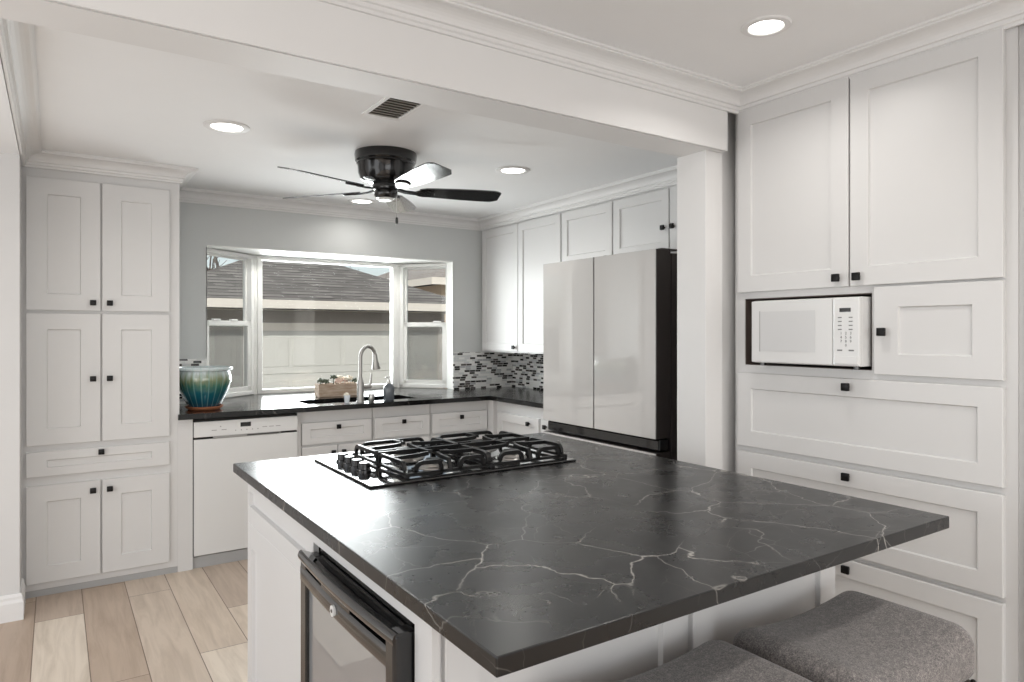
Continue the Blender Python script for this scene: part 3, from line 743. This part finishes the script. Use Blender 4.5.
# ------------------------------------------------------------------ gas cooktop on the island
t = thing('gas_cooktop', 'black glass gas cooktop with cast iron grates on the island', 'cooktop', (.787, 1.948, .911))
GW, GD = .795, .537
MB().box(0, 0, 0, GW, GD, .007, .003).build('glass_top', 'black_gloss', t)
for i in range(4):
    y = .225 + i * .068
    b = MB(); b.lathe([(0, 0), (.024, 0), (.024, .006), (.020, .008), (.019, .026), (.016, .029), (0, .029)], (.07, y, .007), 24); b.box(.066, y - .017, .0275, .074, y + .017, .0335, .002)
    b.build('control_knob', 'black_plastic', t, True)
gx = ((.142, .455), (.462, .775))
cy = (.165, .385)
for (x0, x1) in gx:
    mx = (x0 + x1) / 2
    for j, yy in enumerate(cy):
        r = .036 if j == 0 else .045
        bu = MB(); bu.lathe([(0, 0), (r + .022, 0), (r + .020, .004), (r + .004, .006), (r, .014), (r - .004, .016), (0, .016)], (mx, yy, .007), 28)
        bo = bu.build('burner', 'steel', t, True)
        MB().lathe([(0, .016), (r - .006, .016), (r - .002, .019), (r - .002, .024), (r - .008, .028), (0, .029)], (mx, yy, .007), 28).build('burner_cap', 'black_iron', bo, True)
    g = MB(); y0, y1, zt, wd, ht = .045, .505, .050, .011, .013
    zb = .016
    # low perimeter rail
    for a, c in (((x0, y0), (x1, y0)), ((x1, y0), (x1, y1)), ((x1, y1), (x0, y1)), ((x0, y1), (x0, y0))):
        g.bar([(a[0], a[1], zb), (c[0], c[1], zb)], wd, .010)
    for px_ in (x0, x1):
        for py_ in (y0, (y0 + y1) / 2, y1): g.box(px_ - .007, py_ - .007, .0068, px_ + .007, py_ + .007, zb + .004, .002)
    # raised staples along each edge
    def staple(p, q_):
        p, q_ = Vector(p), Vector(q_); d = (q_ - p); L_ = d.length; d.normalize(); r_ = .022; pts = []
        pts.append(p + Vector((0, 0, zb)))
        for k in range(5):
            a = PI / 2 * k / 4
            pts.append(p + d * (r_ - r_ * math.cos(a)) + Vector((0, 0, zt - r_ + r_ * math.sin(a))))
        for k in range(5):
            a = PI / 2 * k / 4
            pts.append(q_ - d * (r_ - r_ * math.sin(a)) + Vector((0, 0, zt - r_ + r_ * math.cos(a))))
        pts.append(q_ + Vector((0, 0, zb)))
        g.bar(pts, wd, ht)
    staple((x0 + .03, y0, 0), (mx - .035, y0, 0)); staple((mx + .035, y0, 0), (x1 - .03, y0, 0))
    staple((x0 + .03, y1, 0), (x1 - .03, y1, 0))
    for px_ in (x0, x1):
        staple((px_, y0 + .02, 0), (px_, (y0 + y1) / 2 - .01, 0)); staple((px_, (y0 + y1) / 2 + .01, 0), (px_, y1 - .02, 0))
    g.bar([(x0, (y0 + y1) / 2, zt), (x1, (y0 + y1) / 2, zt)], wd, ht)
    # fingers reaching in over each burner, tips lifted
    for yy in cy:
        for dx, dy in ((1, 0), (-1, 0), (0, 1), (0, -1)):
            if dx: e = (x0 if dx < 0 else x1, yy)
            else: e = (mx, (y0 if yy < .25 else (y0 + y1) / 2) if dy < 0 else ((y0 + y1) / 2 if yy < .25 else y1))
            pts = [(e[0], e[1], zb if (dy and e[1] in (y0,)) else zt)]
            if pts[0][2] == zb: pts.append((e[0], e[1] + .012, zt))
            pts += [(mx + dx * .06, yy + dy * .05, zt + .002), (mx + dx * .022, yy + dy * .022, zt + .006)]
            g.bar(pts, wd, ht)
    g.build('grate', 'black_iron', t)

# ------------------------------------------------------------------ upholstered stools
def cushion(hx, hy, hz, r):
    b = MB(); nx, ny, nz = 26, 22, 8
    V = {}
    def vert(i, j, k):
        if (i, j, k) in V: return V[i, j, k]
        p = Vector(((2 * i / nx - 1) * hx, (2 * j / ny - 1) * hy, (2 * k / nz - 1) * hz))
        c = Vector((max(-hx + r, min(hx - r, p.x)), max(-hy + r, min(hy - r, p.y)), max(-hz + .045, min(hz - .045, p.z))))
        d = p - c
        dn = Vector((d.x / r, d.y / r, d.z / .045))
        mxn = max(abs(dn.x), abs(dn.y), abs(dn.z))
        if dn.length > 1e-6:
            dn = dn.normalized() * mxn
            p = c + Vector((dn.x * r, dn.y * r, dn.z * .045))
        u, v = p.x / hx, p.y / hy
        if p.z > 0:
            p.z += (.030 * u * u - .014) * (p.z / hz) + .012 * (1 - v * v) * (1 - u ** 4) * (p.z / hz)
        V[i, j, k] = b.bm.verts.new(p); return V[i, j, k]
    def face(f): b.bm.faces.new(f)
    for i in range(nx):
        for j in range(ny):
            face([vert(i, j, 0), vert(i, j + 1, 0), vert(i + 1, j + 1, 0), vert(i + 1, j, 0)]); face([vert(i, j, nz), vert(i + 1, j, nz), vert(i + 1, j + 1, nz), vert(i, j + 1, nz)])
    for i in range(nx):
        for k in range(nz):
            face([vert(i, 0, k), vert(i + 1, 0, k), vert(i + 1, 0, k + 1), vert(i, 0, k + 1)]); face([vert(i, ny, k), vert(i, ny, k + 1), vert(i + 1, ny, k + 1), vert(i + 1, ny, k)])
    for j in range(ny):
        for k in range(nz):
            face([vert(0, j, k), vert(0, j, k + 1), vert(0, j + 1, k + 1), vert(0, j + 1, k)]); face([vert(nx, j, k), vert(nx, j + 1, k), vert(nx, j + 1, k + 1), vert(nx, j, k + 1)])
    bmesh.ops.recalc_face_normals(b.bm, faces=b.bm.faces[:])
    return b
HX, HY = .254, .170
stool = thing('counter_stool', 'grey tweed backless stool nearest the tall cabinet, nailheads in view', 'stool', (1.562, .896, 0), 0, 'stools at the island')
so = cushion(HX, HY, .062, .05).build('seat', 'grey_tweed', stool, True); so.location = (0, 0, .618)
nail0 = MB().ball((0, 0, 0), .0062, (1, 1, 1), 8, 6).build('nailhead', 'black_metal', stool, True)
def nail(x, y, first=[True]):
    o = nail0 if first[0] else nail0.copy()
    if not first[0]: C.objects.link(o); o.parent = stool
    first[0] = False; o.location = (x, y, .572)
for k in range(15):
    x = -HX + .05 + k * (2 * HX - .1) / 14
    nail(x, -HY); nail(x, HY)
for k in range(13):
    y = -HY + .045 + k * (2 * HY - .09) / 12
    nail(-HX, y); nail(HX, y)
MB().box(-HX + .015, -HY + .015, .51, HX - .015, HY - .015, .560, .004).build('apron', 'stool_wood', stool)
for sx in (-1, 1):
    for sy in (-1, 1):
        b = MB(); b.bar([(sx * (HX - .014), sy * (HY - .008), 0), (sx * (HX - .035), sy * (HY - .035), .512)], .034, .034); b.build('leg', 'stool_wood', stool)
for sx in (-1, 1): MB().bar([(sx * (HX - .018), -HY + .012, .16), (sx * (HX - .018), HY - .012, .16)], .022, .028).build('stretcher', 'stool_wood', stool)
MB().bar([(-HX + .014, -HY + .015, .22), (HX - .014, -HY + .015, .22)], .022, .028).build('stretcher', 'stool_wood', stool)
s2 = copy_tree(stool); s2.location = (1.024, .900, 0); s2['label'] = 'grey tweed backless stool at the island, further from the tall cabinet'

# ------------------------------------------------------------------ ceiling fan
t = thing('ceiling_fan', 'black five-blade flush-mount ceiling fan', 'ceiling fan', (1.447, 3.365, KC))
MB().lathe([(0, 0), (.160, 0), (.162, -.012), (.158, -.045), (.150, -.052), (.152, -.060), (.146, -.068), (.144, -.105), (.130, -.140), (.110, -.150), (.062, -.160), (0, -.160)], seg=48).build('motor_housing', 'fan_black', t, True)
MB().lathe([(0, -.155), (.066, -.158), (.070, -.172), (.066, -.190), (.058, -.195), (.062, -.205), (.060, -.222), (.050, -.236), (.0, -.236)], seg=36).build('hub', 'fan_black', t, True)
MB().lathe([(0, -.236), (.042, -.236), (.036, -.246), (0, -.249)], seg=28).build('light_cap', 'appliance_white', t, True)
b = MB(); b.tube([(.050, -.02, -.225), (.052, -.022, -.33)], .0016, 6); pc = b.build('pull_chain', 'steel', t)
MB().lathe([(0, -.33), (.006, -.335), (.0075, -.352), (.006, -.366), (0, -.37)], (.052, -.022, 0), 12).build('pull', 'black_plastic', pc, True)
zb = -.192
PITCH = math.radians(-13)
for k in range(5):
    a = math.radians(55 + 72 * k)
    rot = Matrix.Rotation(a, 4, 'Z') @ Matrix.Translation((0, 0, zb)) @ Matrix.Rotation(PITCH, 4, 'X')
    b = MB(); n = 24; prof_ = []
    r0, r1 = .175, .618
    for i in range(n + 1):
        u = i / n; x = r0 + (r1 - r0) * u
        hw = .046 + .022 * math.sin(min(1, u * 1.25) * PI / 2)
        if u > .9: hw *= 1 - .30 * ((u - .9) / .1) ** 2
        if u < .08: hw *= .72 + .28 * u / .08
        prof_.append((x, hw))
    pts = [(x, -h) for x, h in prof_] + [(x, h * (.92 if x > r1 - .02 else 1)) for x, h in reversed(prof_)]
    b.prism(pts, -.003, .003)
    bmesh.ops.transform(b.bm, matrix=rot, verts=b.bm.verts[:])
    bl = b.build('blade', 'blade_black', t)
    b = MB(); b.bar([(.055, 0, .008), (.10, 0, -.004), (.15, 0, -.008), (.19, 0, -.008)], .026, .010)
    b.lathe([(0, -.012), (.040, -.012), (.044, -.008), (.042, -.003), (0, -.003)], (0, 0, 0), 24)
    for v in b.bm.verts[-(24 * 3 + 2):]: v.co.x = v.co.x * 1.25 + .205; v.co.y *= .85
    bmesh.ops.transform(b.bm, matrix=rot, verts=b.bm.verts[:])
    b.build('blade_arm', 'fan_black', bl, True)

# ------------------------------------------------------------------ ceiling vent, downlights
t = thing('air_vent', 'white ceiling air vent with dark louvres beside the beam', 'vent', (1.176, 2.64, KC))
b = MB(); hx, hy = .087, .155
b.box(-hx, -hy, -.008, hx, -hy + .022, 0, .002); b.box(-hx, hy - .022, -.008, hx, hy, 0, .002); b.box(-hx, -hy + .022, -.008, -hx + .02, hy - .022, 0, .002); b.box(hx - .02, -hy + .022, -.008, hx, hy - .022, 0, .002)
b.build('frame', 'trim_paint', t)
MB().box(-hx + .018, -hy + .02, -.002, hx - .018, hy - .02, -.0005).build('duct', 'mesh_filter', t)
for k in range(9):
    y = -hy + .035 + k * .030
    b = MB(); b.box(-hx + .019, -.010, -.001, hx - .019, .010, .001)
    bmesh.ops.transform(b.bm, matrix=Matrix.Translation((0, y, -.0065)) @ Matrix.Rotation(math.radians(28), 4, 'X') @ Matrix.Diagonal((1, .85, 1, 1)), verts=b.bm.verts[:])
    b.build('louvre', 'louvre_paint', t)
def downlight(x, y, z, r, label, power, col=(1, .97, .93), grp='recessed downlights'):
    t = thing('downlight', label, 'ceiling light', (x, y, z), 0, grp)
    MB().lathe([(r * .68, -.003), (r * .72, -.007), (r * .95, -.006), (r, -.002), (r, 0), (r * .68, 0)], seg=40).build('trim_ring', 'trim_paint', t, True)
    MB().lathe([(0, -.0035), (r * .70, -.0025)], seg=32).build('lens', 'lamp_lens', t, True)
    l = bpy.data.lights.new('downlight_lamp', 'AREA'); l.shape = 'DISK'; l.size = r * 1.3; l.energy = power; l.color = col; l.spread = math.radians(150)
    lo = bpy.data.objects.new('downlight_lamp', l); C.objects.link(lo); lo.parent = t; lo.location = (0, 0, -.012)
DL = 3.2
downlight(1.958, 1.42, FC, .08, 'round recessed downlight in the front ceiling above the tall cabinet', DL)
downlight(1.5, .15, FC, .08, 'round recessed downlight in the front ceiling above the stools', 7)
downlight(.652, 3.322, KC, .10, 'round recessed downlight in the kitchen ceiling near the pantry cabinet', DL)
downlight(2.203, 3.293, KC, .10, 'round recessed downlight in the kitchen ceiling in front of the refrigerator', DL)
downlight(1.825, 4.669, KC, .10, 'round recessed downlight in the kitchen ceiling over the sink', 1.3)
downlight(1.323, 5.17, 1.967, .05, 'left of two small puck lights in the bay window head', 1.2, grp='puck lights over the bay')
downlight(2.29, 5.15, 1.967, .05, 'right of two small puck lights in the bay window head', 1.2, grp='puck lights over the bay')

# ------------------------------------------------------------------ outside
struct('ground', MB().box(-20, 5.6, -.85, 40, 60, -.75), 'concrete', 'pale concrete alley')
t = thing('garage', 'beige garage with brown hipped shingle roof outside the window', 'garage', (2.8, 10.5, -.75))
X0, X1, Y0_, Y1_, ze, k_ = -2.1, 2.1, -2.1, 2.1, 2.53, .42
b = MB(); b.box(-1.85, -1.78, 0, 1.85, 1.85, ze - .1); b.build('wall', 'garage_stucco', t)
b = MB(); hh = 2.1 * k_
v = [b.bm.verts.new(p) for p in ((X0, Y0_, ze), (X1, Y0_, ze), (X1, Y1_, ze), (X0, Y1_, ze), (0, 0, ze + hh))]
for i in range(4): b.bm.faces.new((v[i], v[(i + 1) % 4], v[4]))
b.bm.faces.new((v[3], v[2], v[1], v[0])); b.build('roof', 'brown_shingles', t)
b = MB()
for a in ((X0, Y0_, X1, Y0_ + .03), (X0, Y1_ - .03, X1, Y1_), (X0, Y0_, X0 + .03, Y1_), (X1 - .03, Y0_, X1, Y1_)): b.box(a[0], a[1], ze - .125, a[2], a[3], ze - .005)
b.box(X0, Y0_, ze - .125, X1, Y1_, ze - .11)
b.build('fascia', 'garage_trim', t)
b = MB(); b.box(-1.80, -1.82, 2.15, 1.80, -1.78, 2.25); b.box(-1.80, -1.82, 0, -1.72, -1.78, 2.15); b.box(1.72, -1.82, 0, 1.80, -1.78, 2.15); b.build('door_trim', 'garage_trim', t)
b = MB()
for r in range(4):
    b.box(-1.72, -1.805, r * .5375 + .002, 1.72, -1.78, (r + 1) * .5375 - .002, .002)
    for c_ in range(5):
        xa = -1.66 + c_ * .67
        for dx0, dx1 in ((0, .62),):
            b.box(xa + dx0, -1.808, r * .5375 + .09, xa + dx1, -1.802, r * .5375 + .45, .006)
b.build('garage_door', 'garage_door_paint', t)
t = thing('house', 'distant house with a tan shingle roof seen through the right sash', 'house', (14.0, 22, -.75))
b = MB(); b.box(-4.2, -3.4, 0, 4.2, 4, 3.6); b.build('wall', 'house_wall', t)
b = MB(); v = [b.bm.verts.new(p) for p in ((-4.8, -4, 3.75), (4.8, -4, 3.75), (4.8, 4.6, 3.75), (-4.8, 4.6, 3.75), (-1.5, .3, 5.3), (1.5, .3, 5.3))]
for f in ((0, 1, 5, 4), (1, 2, 5), (2, 3, 4, 5), (3, 0, 4), (3, 2, 1, 0)): b.bm.faces.new([v[i] for i in f])
b.build('roof', 'tan_shingles', t)
b = MB(); b.box(-4.8, -4.02, 3.55, 4.8, -3.98, 3.76); b.box(-4.82, -4, 3.55, -4.78, 4.6, 3.76); b.build('fascia', 'garage_trim', t)
def tree(x, y, h, seed, label):
    rnd = random.Random(seed); b = MB()
    def grow(p, d, L, r, lvl):
        q1 = p + d * L * .5 + Vector((rnd.uniform(-1, 1), rnd.uniform(-1, 1), 0)) * L * .06; q2 = p + d * L
        b.tube([p, q1, q2], [r, r * .85, r * .62], 5 if lvl < 3 else 3, False)
        if lvl >= 5: return
        for k in range(3 if lvl else 4):
            a = rnd.uniform(0, 2 * PI); sp = rnd.uniform(.35, .85)
            nd = (d + Vector((math.cos(a), math.sin(a), rnd.uniform(-.1, .35))) * sp).normalized()
            grow(p + d * L * rnd.uniform(.6, 1), nd, L * rnd.uniform(.58, .78), r * .58, lvl + 1)
    grow(Vector((0, 0, 0)), Vector((0, 0, 1)), h * .36, h * .022, 0)
    o = b.build('bare_tree', 'bark', None, False, (x, y, -.75)); tag(o, label, 'tree', 'bare trees beyond the garage'); return o
tree(3.0, 15.5, 6.0, 3, 'bare tree behind the garage, seen through the left sash')
tree(5.6, 15.6, 4.5, 8, 'bare tree beyond the garage, seen right of its roof through the centre pane')
